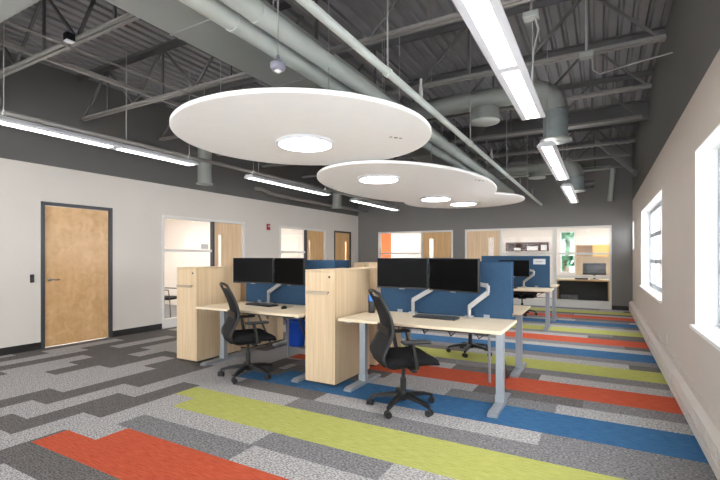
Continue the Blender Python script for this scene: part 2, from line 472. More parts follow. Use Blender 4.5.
def glazed_front_left(wname, dname, ya, ym, yb, h):
    """side light + timber door in one pale frame, in the left wall: glass ya..ym, door ym..yb"""
    t = 0.05
    r = struct_root(wname, (LX, ya, 0)); gl = ym-ya
    f = MB()
    f.box(-0.12, 0.01, 0, t, 0, h); f.box(-0.12, 0.01, t, gl, h-t, h); f.box(-0.12, 0.01, t, gl-t, 0, 0.17)
    f.build('window_frame', M['white_frame'], r)
    MB().box(-0.07, 0.01, gl-t, gl, 0, h-t).build('mullion', M['frame_grey'], r)
    m = MB(); m.box(-0.085, -0.02, t, gl-t, 1.46, 1.51); m.build('transom', M['white_frame'], r)
    MB().box(-0.056, -0.05, t, gl-t, 0.17, h-t).build('pane', M['glass_office'], r)
    d = struct_root(dname, (LX, ym, 0)); dl = yb-ym
    f = MB(); f.box(-0.12, 0.01, dl-t, dl, 0, h); f.box(-0.12, 0.01, 0, dl-t, h-t, h)
    f.build('door_frame', M['white_frame'], d)
    lf = MB(); la, lb = 0.17, 0.28
    wall_x(lf, -0.10, -0.058, 0.004, dl-t-0.004, 0.01, h-t-0.004, [(la, lb, 0.95, 1.85)], 0)
    leaf = lf.build('door_leaf', M['pale_door' if ya < 6 else 'oak_door'], d)
    MB().box(-0.082, -0.076, la, lb, 0.95, 1.85).build('vision_pane', M['glass_office'], leaf)
    lever(leaf, -0.058, 0.07, 1.02, 1, 'x')
glazed_front_left('window_8', 'door_3', 5.29, 6.56, 7.465, 2.16)
glazed_front_left('window_9', 'door_4', 8.71, 9.9, 10.87, 2.16)

def back_front(wname, xa, xb, h, rails, base=0.0, left=True, right=True):
    t = 0.05
    r = struct_root(wname, (xa, BY, 0)); w = xb-xa
    f = MB()
    if left: f.box(0, t, -0.01, 0.12, 0, h)
    if right: f.box(w-t, w, -0.01, 0.12, 0, h)
    a, b = (t if left else 0), (w-t if right else w)
    f.box(a, b, -0.01, 0.12, h-t, h); f.box(a, b, -0.01, 0.12, 0, max(base, 0.05))
    f.build('window_frame', M['white_frame'], r)
    if rails:
        m = MB()
        for z, th in rails: m.box(a, b, 0.02, 0.09, z-th/2, z+th/2)
        m.build('transom', M['white_frame'], r)
    MB().box(a, b, 0.05, 0.056, max(base, 0.05), h-t).build('pane', M['glass_office'], r)
    return r
def back_door(dname, xa, xb, h, leaf_m, lite, left=True):
    t = 0.05
    d = struct_root(dname, (xa, BY, 0)); w = xb-xa
    f = MB(); a = t if left else 0
    if left: f.box(0, t, -0.01, 0.12, 0, h)
    f.box(w-t, w, -0.01, 0.12, 0, h); f.box(a, w-t, -0.01, 0.12, h-t, h)
    f.build('door_frame', M['white_frame'], d)
    lf = MB(); wall_y(lf, a+0.004, w-t-0.004, 0.055, 0.097, 0.01, h-t-0.004, [(lite[0]-xa, lite[1]-xa, lite[2], lite[3])], 0)
    leaf = lf.build('door_leaf', leaf_m, d)
    MB().box(lite[0]-xa, lite[1]-xa, 0.073, 0.079, lite[2], lite[3]).build('vision_pane', M['glass_office'], leaf)
    lever(leaf, (w-t-0.07) if lite[0] < (xa+xb)/2 else (a+0.07), 0.055, 1.02, -1 if lite[0] < (xa+xb)/2 else 1, 'y')
back_front('window_10', -6.47, -4.92, 2.17, [(1.46, 0.05)])
back_door('door_5', -4.92, -3.93, 2.17, M['oak_door'], (-4.72, -4.57, 0.9, 1.92), left=False)
back_door('door_6', -3.56, -2.50, 2.17, M['pale_door'], (-2.885, -2.73, 0.9, 1.92))
back_front('window_11', -2.50, -1.10, 2.17, [(1.44, 0.05), (0.83, 0.05)], 0.20, left=False)
back_front('window_12', -1.10, 0.245, 2.17, [(1.44, 0.05), (0.83, 0.05)], 0.20)

# ------------------------------------------------------------------ rooms beyond the glass
OY = 15.5
mb = MB()
wall_y(mb, -9.2, 1.4, OY, OY+0.15, 0, 2.9, [(-1.17, -0.71, 0.83, 2.19)], 0)
mb.box(-7.24, -9.2, OY-0.006, OY, 0, 2.7, 1)
struct('wall_back_offices', mb, [M['office_wall'], M['orange_paint']])
mb = MB(); mb.box(-9.3, -9.2, BY+0.12, OY, 0, 2.9); mb.box(1.3, 1.4, BY+0.12, OY, 0, 2.9); mb.box(-3.8, -3.7, BY+0.12, OY, 0, 2.7)
struct('wall_back_office_sides', mb, M['office_wall'])
mb = MB(); mb.box(-11.2, -11.08, 4.8, 11.4, 0, 2.9); mb.box(-11.08, LX-0.12, 4.7, 4.8, 0, 2.9); mb.box(-11.08, LX-0.12, 11.4, 11.5, 0, 2.9); mb.box(-11.08, LX-0.12, 8.05, 8.15, 0, 2.7)
struct('wall_left_offices', mb, M['office_wall'])
mb = MB(); mb.box(-11.08, -11.065, 4.8, 11.4, 0, 0.11)
struct('baseboard_left_offices', mb, M['base_black'])
mb = MB(); mb.box(-9.3, 1.4, BY+0.12, OY+0.15, 2.7, 2.8); mb.box(-11.2, LX-0.12, 4.7, 11.5, 2.7, 2.8)
struct('ceiling_offices', mb, M['white_paint'])
r = struct_root('window_13', (-0.94, OY+0.05, 0.83))
f = MB(); f.box(-0.23, -0.19, -0.03, 0.03, 0, 1.36); f.box(0.19, 0.23, -0.03, 0.03, 0, 1.36); f.box(-0.19, 0.19, -0.03, 0.03, 0, 0.04); f.box(-0.19, 0.19, -0.03, 0.03, 1.32, 1.36); f.box(-0.19, 0.19, -0.02, 0.02, 0.62, 0.66)
f.build('window_frame', M['white_paint'], r); MB().box(-0.19, 0.19, -0.003, 0.003, 0.04, 1.32).build('pane', M['glass'], r)
def fill_troffer(x, y, label, m='troffer'):  # panels out of view, added to brighten the offices beyond the glass
    t = thing('ceiling_light', label, 'ceiling light', (x, y, 2.7))
    f = MB(); f.box(-0.6, 0.6, -0.3, -0.27, -0.03, 0); f.box(-0.6, 0.6, 0.27, 0.3, -0.03, 0); f.box(-0.6, -0.57, -0.27, 0.27, -0.03, 0); f.box(0.57, 0.6, -0.27, 0.27, -0.03, 0)
    f.build('housing', M['lamp_white'], t); MB().box(-0.57, 0.57, -0.27, 0.27, -0.012, -0.004).build('diffuser', M[m], t)
fill_troffer(-5.4, 14.2, 'flat ceiling light panel in the office with the orange wall')
fill_troffer(-2.3, 14.2, 'flat ceiling light panel over the dark red shelf in the far office')
fill_troffer(0.1, 14.2, 'flat ceiling light panel over the desk in the far office')
fill_troffer(-9.2, 6.4, 'flat ceiling light panel in the glazed office nearest the camera', 'troffer_bright')
fill_troffer(-9.2, 9.8, 'flat ceiling light panel in the second glazed office along the beige wall', 'troffer_bright')

# contents of the far office
t = thing('office_desk', 'wood-edged desk with white top behind the far office glass', 'desk', (-0.45, 13.08, 0))
MB().box(-0.66, 0.68, 0, 0.7, 0.71, 0.735, bevel=0.003).build('tabletop', M['desk_top'], t)
MB().box(-0.66, 0.68, -0.004, 0.0, 0.70, 0.735).build('front_edge', M['office_wood'], t)
MB().box(-0.66, -0.60, 0.02, 0.66, 0, 0.71).build('side_panel', M['office_wood'], t)
MB().box(0.62, 0.68, 0.02, 0.66, 0, 0.71).build('side_panel', M['office_wood'], t)
MB().box(-0.60, 0.62, 0.6, 0.62, 0.02, 0.71).build('modesty_panel', M['dark_panel'], t)
for i, (x, w, h) in enumerate(((-0.88, 0.2, 0.26), (-0.66, 0.2, 0.26))):
    b = thing('storage_box', ['grey storage box under the far office desk, beside its wooden side panel', 'grey storage box under the far office desk, the one farther from the wooden side panel'][i], 'box', (x, 13.4, 0), 0, 'grey boxes under the far office desk')
    MB().box(-w/2, w/2, -0.12, 0.12, 0, h, bevel=0.006).build('body', M['grey_box'], b); MB().box(-w/2-0.004, w/2+0.004, -0.124, 0.124, h, h+0.03, bevel=0.004).build('lid', M['grey_box'], b)
t = thing('wall_cabinet', 'honey yellow wall cabinet with open wooden shelf over the far office desk', 'cabinet', (-0.22, OY-0.34, 1.35))
c = MB(); c.box(-0.475, 0.47, 0.31, 0.33, 0, 0.37); c.box(-0.475, 0.47, 0, 0.31, 0, 0.018); c.box(-0.475, 0.47, 0, 0.31, 0.352, 0.37); c.box(-0.475, -0.457, 0, 0.31, 0.018, 0.352); c.box(0.452, 0.47, 0, 0.31, 0.018, 0.352); c.box(-0.005, 0.013, 0, 0.31, 0.018, 0.352)
c.build('carcass', M['office_wood'], t); MB().box(-0.457, -0.005, 0.02, 0.31, 0.15, 0.165).build('shelf', M['office_wood'], t)
MB().box(0.0, 0.47, -0.02, -0.001, 0.002, 0.368, bevel=0.003).build('door', M['yellow_wood'], t)
tag(MB().box(-0.69, 0.28, OY-0.025, OY-0.003, 0.78, 1.34).build('pinboard', M['tackboard']), 'tan fabric pinboard on the wall under the yellow cabinet', 'pinboard')
t = thing('wall_shelf', 'dark reddish-brown open wall shelf unit in the far office', 'shelf', (-2.15, OY-0.32, 1.54))
c = MB(); c.box(-0.66, 0.66, 0.29, 0.315, 0, 0.29); c.box(-0.66, 0.66, 0, 0.29, 0, 0.02); c.box(-0.66, 0.66, 0, 0.29, 0.27, 0.29); c.box(-0.66, -0.64, 0, 0.29, 0.02, 0.27); c.box(0.64, 0.66, 0, 0.29, 0.02, 0.27)
c.build('carcass', M['red_wood'], t); MB().box(-0.01, 0.01, 0, 0.29, 0.02, 0.27).build('divider', M['red_wood'], t)
for i, (x, w, h, lb) in enumerate(((-2.45, 0.2, 0.08, 'low white paper stack on the dark shelf, farthest from the window'), (-1.98, 0.32, 0.13, 'wide white box on the middle of the dark shelf'), (-1.63, 0.16, 0.17, 'tall white box at the window end of the dark shelf'))):
    b = thing('paper_box' , lb, 'box', (x, OY-0.2, 1.56))
    MB().box(-w/2, w/2, -0.1, 0.08, 0, h, bevel=0.004).build('body', M['white_paint'], b); MB().box(-w/2-0.003, w/2+0.003, -0.103, 0.083, h, h+0.012).build('lid', M['lamp_white'], b)

# visitor chair in the first glazed office (thin dark frame)
def visitor_chair():
    t = thing('visitor_chair', 'dark thin-framed visitor chair behind the first office glass', 'chair', (-8.3, 6.2, 0), 0.4)
    for sy in (-1, 1):
        MB().tube([(0.22, sy*0.24, 0.01), (0.2, sy*0.24, 0.44), (-0.2, sy*0.24, 0.44), (-0.24, sy*0.24, 0.01)], 0.011, 8).build('leg', M['black_plastic'], t)
        MB().tube([(0.2, sy*0.245, 0.44), (0.17, sy*0.245, 0.65), (-0.2, sy*0.245, 0.66)], 0.012, 8).build('armrest', M['black_plastic'], t)
    MB().box(-0.23, 0.24, -0.22, 0.22, 0.44, 0.49, bevel=0.015).build('seat', M['black_fabric'], t)
    b = MB().box(-0.25, -0.21, -0.22, 0.22, 0.5, 0.86, bevel=0.012); b.build('backrest', M['black_fabric'], t)
visitor_chair()
tag(MB().box(LX+0.011, LX+0.018, 6.20, 6.385, 1.525, 1.625, bevel=0.002).build('room_sign', M['lens']), 'small pale room sign on the glass beside the first office door', 'sign')

# ------------------------------------------------------------------ wall fittings
t = thing('card_reader', 'small black card reader on the beige wall beside the birch door', 'card reader', (LX, 3.16, 1.05))
MB().box(0, 0.022, -0.024, 0.024, -0.06, 0.06, bevel=0.004).build('body', M['black_plastic'], t)
MB().box(0.022, 0.024, -0.014, 0.014, -0.042, 0.01).build('cover_plate', M['dark_panel'], t)
t = thing('fire_alarm', 'red fire alarm strobe on the beige wall between two glazed offices', 'fire alarm', (LX, 8.27, 2.1))
MB().box(0, 0.03, -0.055, 0.055, -0.075, 0.075, bevel=0.006).build('body', M['red_alarm'], t)
MB().box(0.03, 0.05, -0.035, 0.035, 0.0, 0.035, bevel=0.006).build('strobe_lens', M['lens'], t)
t = thing('wall_outlet', 'small white outlet stub on the wall above the baseboard heater', 'outlet', (RX, 6.3, 0.37))
MB().box(-0.016, 0, -0.03, 0.03, -0.075, 0.075, bevel=0.003).build('cover_plate', M['wall_paint_right'], t)

# baseboard heater along the right wall
t = thing('baseboard_heater', 'long beige louvred baseboard heater under the windows', 'heater', (RX, 0, 0))
ya, yb = NY+0.02, BY-0.25
p = [(0, 0.262), (-0.045, 0.262), (-0.085, 0.225), (-0.085, 0.205), (-0.062, 0.20), (-0.062, 0.105), (-0.085, 0.10), (-0.085, 0.03), (0, 0.03)]
MB().prism_y(p, ya, yb).build('casing', M['heater'], t)
l = MB(); y = ya+0.05
while y < yb-0.05:
    l.box(-0.076, -0.060, y, y+0.022, 0.108, 0.198); y += 0.055
l.build('louvre', M['heater'], t)
for y in (-2.0, 0.4, 2.85, 5.3, 7.7, 10.1):
    MB().prism_y([(0, 0.266), (-0.046, 0.266), (-0.089, 0.227), (-0.089, 0.03), (0, 0.03)], y, y+0.06).build('joint_cover', M['heater'], t)
MB().prism_y([(0, 0.266), (-0.046, 0.266), (-0.089, 0.227), (-0.089, 0.0), (0, 0.0)], yb, yb+0.03).build('end_cap', M['heater'], t)

# ------------------------------------------------------------------ roof structure
def joist(y, label):
    t = thing('roof_joist', label, 'joist', (0, y, 0), 0, 'open web steel roof joists')
    c = MB(); xa, xb = LX+0.1, 0.56
    for s in (-1, 1):
        c.box(xa, xb, s*0.012 if s > 0 else -0.047, 0.047 if s > 0 else -0.012, 3.515, 3.521); c.box(xa, xb, (0.012 if s > 0 else -0.018), (0.018 if s > 0 else -0.012), 3.521, 3.56)
    c.build('bottom_chord', M['steel_mid'], t)
    c = MB(); xa2, xb2 = LX, RX
    for s in (-1, 1):
        c.box(xa2, xb2, 0.012 if s > 0 else -0.065, 0.065 if s > 0 else -0.012, 4.212, 4.219); c.box(xa2, xb2, (0.012 if s > 0 else -0.018), (0.018 if s > 0 else -0.012), 4.15, 4.212)
    c.build('top_chord', M['steel_dark'], t)
    w = MB(); n = 6; L = (xb-xa-0.1)/n
    for i in range(n):
        x = xa+0.05+i*L
        w.bar((x, 0, 3.54), (x+L/2, 0, 4.19), 0.026, 0.026); w.bar((x+L/2, 0, 4.19), (x+L, 0, 3.54), 0.026, 0.026)
        w.bar((x+L/2, 0, 3.54), (x+L/2, 0, 4.17), 0.024, 0.024)
    w.build('web', M['steel_dark'], t)
    return t
JY = [0.95, 2.38, 3.81, 5.18, 6.55, 7.95, 9.55, 10.8, 12.1]
JL = ['steel roof joist just ahead of the camera', 'steel roof joist crossing above the nearest white disc',
      'steel roof joist crossing between the first two white discs', 'steel roof joist over the middle oval white cloud', 'steel roof joist just past the nearer round cross duct',
      'steel roof joist just short of the deep steel beam', 'steel roof joist over the farthest white disc', 'third steel roof joist short of the dark back wall', 'last steel roof joist before the dark back wall']
JL[7] = 'steel roof joist beside the diagonal brace'
for y, lb in zip(JY, JL): joist(y, lb)
t = thing('steel_beam', 'deep dark steel beam crossing under the deck past the round duct', 'beam', (0, 8.5, 0))
b = MB(); b.box(LX, RX, -0.08, 0.08, 3.64, 3.655); b.box(LX, RX, -0.006, 0.006, 3.655, 3.92); b.box(LX, RX, -0.08, 0.08, 3.92, 3.935)
b.build('web', M['steel_dark'], t)
for x in (-6.0, -4.4, -2.8, -1.2, 0.3): MB().box(x-0.03, x+0.03, -0.03, 0.03, 3.935, 4.22).build('post', M['steel_dark'], t)
t = thing('diagonal_brace', 'grey steel diagonal brace running down to the upper window wall', 'brace', (0, 11.2, 0))
MB().bar((-0.30, 0, 4.21), (0.66, 0, 3.19), 0.075, 0.075).build('strut', M['steel_mid'], t)
MB().box(0.62, 0.70, -0.06, 0.06, 3.10, 3.26, bevel=0.004).build('gusset', M['steel_dark'], t)
# bridging lines along the room
tag(MB().bar((-5.53, NY, 3.64), (-5.53, BY, 3.64), 0.05, 0.05).build('bridging_angle', M['steel_mid']), 'grey steel bridging angle running over the joist bottoms nearest the beige wall', 'bridging')
tag(MB().tube([(-4.6, 1.72, 3.455), (-4.6, BY, 3.455)], 0.011, 8).build('conduit', M['steel_mid']), 'thin grey conduit running beside the wide duct', 'conduit')
tag(MB().bar((-2.68, NY, 3.90), (-2.68, BY, 3.90), 0.045, 0.045).build('bridging_angle', M['steel_mid']), 'grey steel bridging angle running just above the pair of big pipes', 'bridging')
t = thing('junction_box', 'black junction box with a pale tag hung on the conduit', 'junction box', (-4.50, 2.28, 3.465))
MB().box(-0.035, 0.035, -0.04, 0.04, 0.0, 0.07, bevel=0.006).build('body', M['black_plastic'], t); MB().box(-0.03, 0.03, -0.035, 0.035, -0.012, 0.0).build('tag', M['lamp_white'], t)
# white boxes with drops from the deck over the window-side lights
for i, (x, y, z) in enumerate(((-0.53, 4.02, 3.50), (-0.13, 5.05, 3.48))):
    t = thing('power_box', ['grey power box with drop cord above the nearest window-side light', 'grey power box under the joist nearer the window wall'][i], 'junction box', (x, y, z))
    MB().box(-0.065, 0.065, -0.05, 0.05, -0.05, 0, bevel=0.005).build('body', M['duct'], t)
    MB().tube([(0, 0, 0), (0, 0, 4.22-z)], 0.013, 8).build('conduit', M['cable'], t)
    pts = [(0.03, 0, -0.05), (0.06, 0, -0.15), (0.02, 0.0, -0.32), (0.0, 0.0, -0.705)] if i == 0 else [(0.05, 0, -0.05), (0.06, 0.02, -0.18), (0.12, 0.05, -0.22), (0.4, 0.1, -0.16), (0.74, 0.1, -0.12)]
    MB().tube(pts, 0.008, 8).build('cord', M['cable'], t)

# ------------------------------------------------------------------ ducts and pipes
t = thing('supply_duct', 'wide flat grey supply duct running the length of the room', 'duct', (0, 0, 0))
MB().box(-3.31, -2.54, NY+0.005, BY-0.005, 3.33, 3.60, bevel=0.006).build('trunk', M['duct'], t)
y = -2.9
while y < BY:
    MB().box(-3.316, -2.534, y, y+0.025, 3.324, 3.606).build('flange', M['duct'], t); y += 1.35
MB().box(LX+0.005, -3.31, 0.75, 1.69, 3.33, 3.59, bevel=0.004).build('branch', M['duct'], t)
t = thing('large_pipe', 'thick pale grey pipe under the wide duct, on its beige-wall side', 'pipe', (-2.46, 0, 3.18), 0, 'pair of large insulated pipes')
MB().tube([(0, NY, 0), (0, BY, 0)], 0.078, 20).build('pipe_run', M['pipe'], t)
y = -2.4
while y < BY: MB().tube([(0, y, 0), (0, y+0.03, 0)], 0.083, 20).build('coupling', M['pipe'], t); y += 2.4
y = -2.2
while y < BY: MB().tube([(0, y, 0.078), (0, y, 1.03)], 0.006, 6).build('hanger', M['cable'], t); y += 2.4
t2 = dup(t, (-2.22, 0, 3.18), None, 'thick pale grey pipe under the wide duct, on its window side')
t = thing('sprinkler_pipe', 'slim pale sprinkler pipe running diagonally over the discs to the back wall', 'pipe', (-1.43, 0, 2.79))
MB().tube([(0, NY, 0), (0, BY, 0)], 0.030, 14).build('pipe_run', M['pipe'], t)
for y in (0.55, 3.0, 5.4, 7.8, 10.2):
    h = MB().tube([(0, y, 0.03), (0, y, 1.43)], 0.007, 6).build('hanger', M['cable'], t); MB().tube([(0, y-0.02, 0), (0, y+0.02, 0)], 0.037, 14).build('clamp', M['pipe'], h)
for y in (3.7, 6.6, 9.2, 11.0):
    s = MB().tube([(0, y, 0.02), (0, y, 0.12)], 0.02, 10); s.tube([(0, y, 0.12), (0, y, 0.2)], 0.012, 8); s.build('sprinkler_head', M['cable'], t)
# round cross duct with elbow drop
def cross_duct(y, zc, rd, x_end, zb, label, stub=False):
    t = thing('round_duct', label, 'duct', (0, y, 0))
    pts = [(-2.53, 0, zc), (-1.8, 0, zc), (-1.2, 0, zc), (x_end-0.32, 0, zc)]
    for k in range(1, 7):
        a = PI/2*k/6; pts.append((x_end-0.32+0.32*math.sin(a), 0, zc-0.32+0.32*math.cos(a)))
    rr = [rd*0.9]*4+[rd*(0.92+0.08*k/6) for k in range(1, 7)]
    MB().tube(pts, rr, 24).build('elbow', M['duct'], t)
    d = MB(); d.tube([(x_end, 0, zc-0.32), (x_end, 0, zb)], rd, 24)
    k = zc-0.42
    while k > zb+0.05: d.tube([(x_end, 0, k), (x_end, 0, k-0.014)], rd+0.006, 24); k -= 0.14
    d.build('drop', M['galv'], t)
    f = MB(); f.lathe([(rd-0.01, 0.0), (rd+0.045, 0.0), (rd+0.045, 0.025), (rd, 0.04)], (x_end, 0, zb-0.03), 28); f.build('diffuser_ring', M['duct'], t)
    f = MB(); f.lathe([(0.02, -0.01), (rd*0.6, 0.0), (rd*0.62, 0.012)], (x_end, 0, zb-0.028), 24); f.build('diffuser_cone', M['duct'], t)
    if stub: MB().tube([(x_end+rd, 0, zb+0.12), (x_end+rd+0.2, 0, zb+0.12)], 0.085, 16).build('branch_stub', M['steel_dark'], t)
    return t
cross_duct(6.15, 3.58, 0.15, -0.515, 2.90, 'round grey cross duct with elbow dropping beside the nearest window-side light')
cross_duct(11.3, 3.56, 0.185, -0.52, 2.92, 'round grey cross duct with elbow drop near the back wall', True)
for i, (x, y, z0, z1) in enumerate(((-1.42, 6.15, 3.25, 3.44), (-1.36, 11.3, 3.27, 3.39))):
    t = thing('drum_diffuser', ['round drum air diffuser under the nearer cross duct', 'round drum air diffuser under the farther cross duct'][i], 'air diffuser', (x, y, z0))
    MB().lathe([(0.19, 0.02), (0.19, z1-z0)], (0,0,0), 28).build('drum', M['duct'], t); MB().lathe([(0.02, -0.004), (0.195, 0.0), (0.2, 0.02)], (0,0,0), 28).build('face', M['pipe'], t)
t = thing('drain_pipe', 'pale pipe along the back wall turning straight down near the window wall', 'pipe', (0, 12.62, 0))
MB().tube([(-2.5, 0, 3.62), (0.2, 0, 3.62), (0.255, 0, 3.60), (0.27, 0, 3.54), (0.24, 0, 3.2), (0.20, 0, 2.77)], 0.058, 14).build('pipe_run', M['pipe'], t)
# beige-wall side: service pipe, offset pipe and hanging exhaust drops
t = thing('service_pipe', 'slim grey pipe running above the lights along the beige wall', 'pipe', (-5.75, 0, 2.965))
MB().tube([(0, NY, 0), (0, BY, 0)], 0.03, 12).build('pipe_run', M['steel_mid'], t)
for y in (0.3, 3.65, 5.0, 6.3, 8.8, 11.1): MB().tube([(0, y, 0.03), (0, y, 1.25)], 0.007, 6).build('hanger', M['cable'], t)
t = thing('offset_pipe', 'dark grey pipe high on the beige wall ending in an elbow', 'pipe', (-6.9, 0, 2.86))
MB().tube([(-0.28, 7.75, 0.12), (-0.12, 7.8, 0.1), (-0.02, 7.95, 0.03), (0, 8.15, 0), (0, BY, 0)], 0.045, 14).build('pipe_run', M['steel_mid'], t)
MB().tube([(0, 9.6, 0), (0, 9.66, 0)], 0.055, 14).build('coupling', M['steel_mid'], t)
for i, y in enumerate((5.4, 9.84)):
    t = thing('exhaust_vent', ['grey hanging round air drop beside the end of the nearest beige-wall light', 'grey hanging round air drop beyond the middle beige-wall light'][i], 'air drop', (-6.2, y, 2.66))
    MB().tube([(0, 0, 0.02), (0, 0, 1.5)], 0.12, 20).build('drop', M['duct'], t)
    MB().lathe([(0.10, 0.0), (0.145, 0.0), (0.145, 0.02), (0.12, 0.03)], (0,0,0), 24).build('diffuser_ring', M['duct'], t)

# ------------------------------------------------------------------ ceiling clouds
def cloud(label, c, ax, ay, z, lights, dots=()):
    t = thing('ceiling_cloud', label, 'acoustic panel', (c[0], c[1], z), 0, 'white acoustic ceiling clouds')
    MB().lathe([(ax-0.006, 0.0), (ax, 0.006), (ax, 0.036), (ax-0.006, 0.042)], (0,0,0), 96, sx=1.0, sy=ay/ax, smooth=False).build('panel', M['cloud_white'], t)
    for (lx, ly) in lights:
        rg = MB().lathe([(0.300, -0.034), (0.318, -0.034), (0.325, -0.028), (0.325, 0.0), (0.300, 0.0)], (lx-c[0], ly-c[1], 0), 40).build('round_light', M['lamp_white'], t)
        MB().lathe([(0.01, -0.001), (0.298, 0.0), (0.298, 0.004)], (lx-c[0], ly-c[1], -0.0395), 40).build('diffuser', M['round_diffuser'], rg)
    for sx, sy in ((-0.5, -0.42), (0.5, -0.42), (0.5, 0.42), (-0.5, 0.42)): MB().tube([(ax*sx, ay*sy, 0.04), (ax*sx, ay*sy, 4.22-z)], 0.004, 6).build('suspension_cable', M['cable'], t)
    for (dx, dy, rr) in dots: MB().lathe([(0.002, -0.006), (rr, -0.004), (rr, 0.0)], (dx-c[0], dy-c[1], 0), 12).build('fastener', M['cable'], t)
    return t
KZ = 1.30
cloud('nearest round white ceiling cloud with one round light', (-2.88, 3.91), 1.39, 1.39, 1.38+KZ, [(-2.95, 4.0)], ((-2.0, 4.28, 0.016), (-1.965, 4.33, 0.022), (-1.93, 4.38, 0.016)))
KE = 1.22
cloud('long oval white ceiling cloud with two round lights behind the nearest disc', (-2.43*KE, 6.02*KE), 1.13*KE, 1.95*KE, 1.38+KE, [(-2.49*KE, 4.95*KE), (-2.49*KE, 7.15*KE)], ((-1.75, 6.95, 0.016), (-1.71, 7.02, 0.022), (-1.67, 7.09, 0.016)))
cloud('farthest round white ceiling cloud, partly behind the oval one', (-2.24*KZ, 7.92*KZ), 1.40, 1.42, 1.38+KZ, [(-2.27*KZ, 8.07*KZ)])

# ------------------------------------------------------------------ linear suspended lights
def linear(label, x, y0, y1, z, brk=None, w=0.215):
    t = thing('pendant_light', label, 'ceiling light', (x, y0, z), 0, 'suspended linear lights')
    L = y1-y0
    hs = MB(); p = [(-w/2, 0.0), (-w/2, 0.018), (-w*0.3, 0.06), (w*0.3, 0.06), (w/2, 0.018), (w/2, 0.0)]
    hs.prism_y(p, 0, L); hs.build('housing', M['lamp_white'], t)
    spans = [(0.03, L-0.03)] if brk is None else [(0.04, brk-y0-0.05), (brk-y0+0.05, L-0.04)]
    for a, b in spans:
        MB().box(-w*0.27, w*0.27, a, b, -0.0025, -0.001).build('diffuser', M['diffuser'], t)
        MB().box(-w*0.22, w*0.22, a, b, 0.0602, 0.0612).build('uplight_diffuser', M['uplight'], t)  # upward strip added to lift the dark ceiling
    for y in (0.12, L-0.08):
        c = MB(); c.tube([(0, y, 0.16), (0.0, y, 4.22-z)], 0.005, 6); c.tube([(-0.05, y, 0.06), (0, y, 0.16), (0.05, y, 0.06)], 0.004, 6)
        c.build('suspension_cable', M['cable'], t)
    return t
D = 1.35
linear('nearest suspended linear light on the window side', -0.578, 1.95, 4.55, 1.38+D, 3.25)
linear('middle suspended linear light on the window side', -0.585, 5.75, 8.45, 1.38+D, 7.1)
linear('farthest suspended linear light on the window side', -0.585, 9.3, 12.2, 1.38+D, 10.75)
linear('suspended linear light on the window side behind the camera', -0.578, -2.6, 0.6, 1.38+D, -1.0)
linear('nearest suspended linear light along the beige wall', -5.31, 1.95, 4.42, 1.38+D, 3.22)
linear('second suspended linear light along the beige wall', -5.31, 5.57, 8.03, 1.38+D)
linear('third suspended linear light along the beige wall', -5.31, 9.17, 11.75, 1.38+D)
linear('suspended linear light along the beige wall beside the camera', -5.31, -1.9, 0.8, 1.38+D, -0.5)

# small pendant sensor
t = thing('pendant_sensor', 'small grey pendant sensor hanging in front of the big pipes', 'sensor', (-1.9, 2.27, 2.63))
MB().lathe([(0.02, -0.005), (0.04, 0.0), (0.052, 0.02), (0.05, 0.045), (0.03, 0.062), (0.014, 0.07), (0.012, 0.1)], (0,0,0), 24).build('housing', M['sensor_grey'], t)
MB().lathe([(0.004, -0.016), (0.02, -0.012), (0.026, -0.002)], (0,0,0), 20).build('lens', M['lens'], t)
MB().tube([(0, 0, 0.1), (0, 0, 1.57)], 0.005, 8).build('cord', M['cable'], t)

# ------------------------------------------------------------------ workstations
DZ = 0.745
def make_desk(label, loc, rz, w):
    """origin at centre of the desk on the floor; the user sits at -Y"""
    t = thing('sit_stand_desk', label, 'desk', loc, rz, 'sit-stand desks')
    MB().box(-w/2, w/2, -0.385, 0.385, DZ-0.028, DZ, bevel=0.004).build('tabletop', M['desk_top'], t)
    for s in (-1, 1):
        x = s*(w/2-0.085)
        l = MB().box(x-0.036, x+0.036, -0.03, 0.03, 0.03, DZ-0.05, bevel=0.004)
        l.box(x-0.042, x+0.042, -0.036, 0.036, 0.03, 0.10, bevel=0.003)
        lg = l.build('leg', M['leg_silver'], t)
        f = MB()
        p = [(-0.35, 0.0), (0.35, 0.0), (0.35, 0.018), (0.31, 0.034), (-0.31, 0.034), (-0.35, 0.018)]
        V = [(x-0.042, y, z) for y, z in p]+[(x+0.042, y, z) for y, z in p]; n = 6
        f.add(V, [(i, (i+1) % n, n+(i+1) % n, n+i) for i in range(n)]+[tuple(reversed(range(n))), tuple(range(n, 2*n))])
        f.build('foot', M['leg_silver'], lg)
        MB().box(x-0.03, x+0.03, -0.31, 0.31, DZ-0.05, DZ-0.028).build('bracket', M['leg_silver'], lg)
    MB().box(-w/2+0.12, w/2-0.12, -0.06, 0.06, DZ-0.066, DZ-0.03).build('crossbar', M['black_plastic'], t)
    MB().box(w/2-0.23, w/2-0.11, -0.375, -0.25, DZ-0.05, DZ-0.029, bevel=0.003).build('control_box', M['black_plastic'], t)
    tr = MB(); tr.box(-w/2+0.3, w/2-0.3, 0.12, 0.30, DZ-0.13, DZ-0.122); tr.box(-w/2+0.3, w/2-0.3, 0.12, 0.126, DZ-0.122, DZ-0.07); tr.box(-w/2+0.3, w/2-0.3, 0.294, 0.30, DZ-0.122, DZ-0.03)
    tr.build('cable_tray', M['black_plastic'], t)
    for k in range(4):
        x = -w/2+0.4+k*0.28; MB().tube([(x, 0.2, DZ-0.12), (x+0.06, 0.12, DZ-0.17), (x+0.14, 0.0, DZ-0.11), (x+0.2, -0.07, DZ-0.07)], 0.006, 6).build('cable', M['black_plastic'], t)
    return t
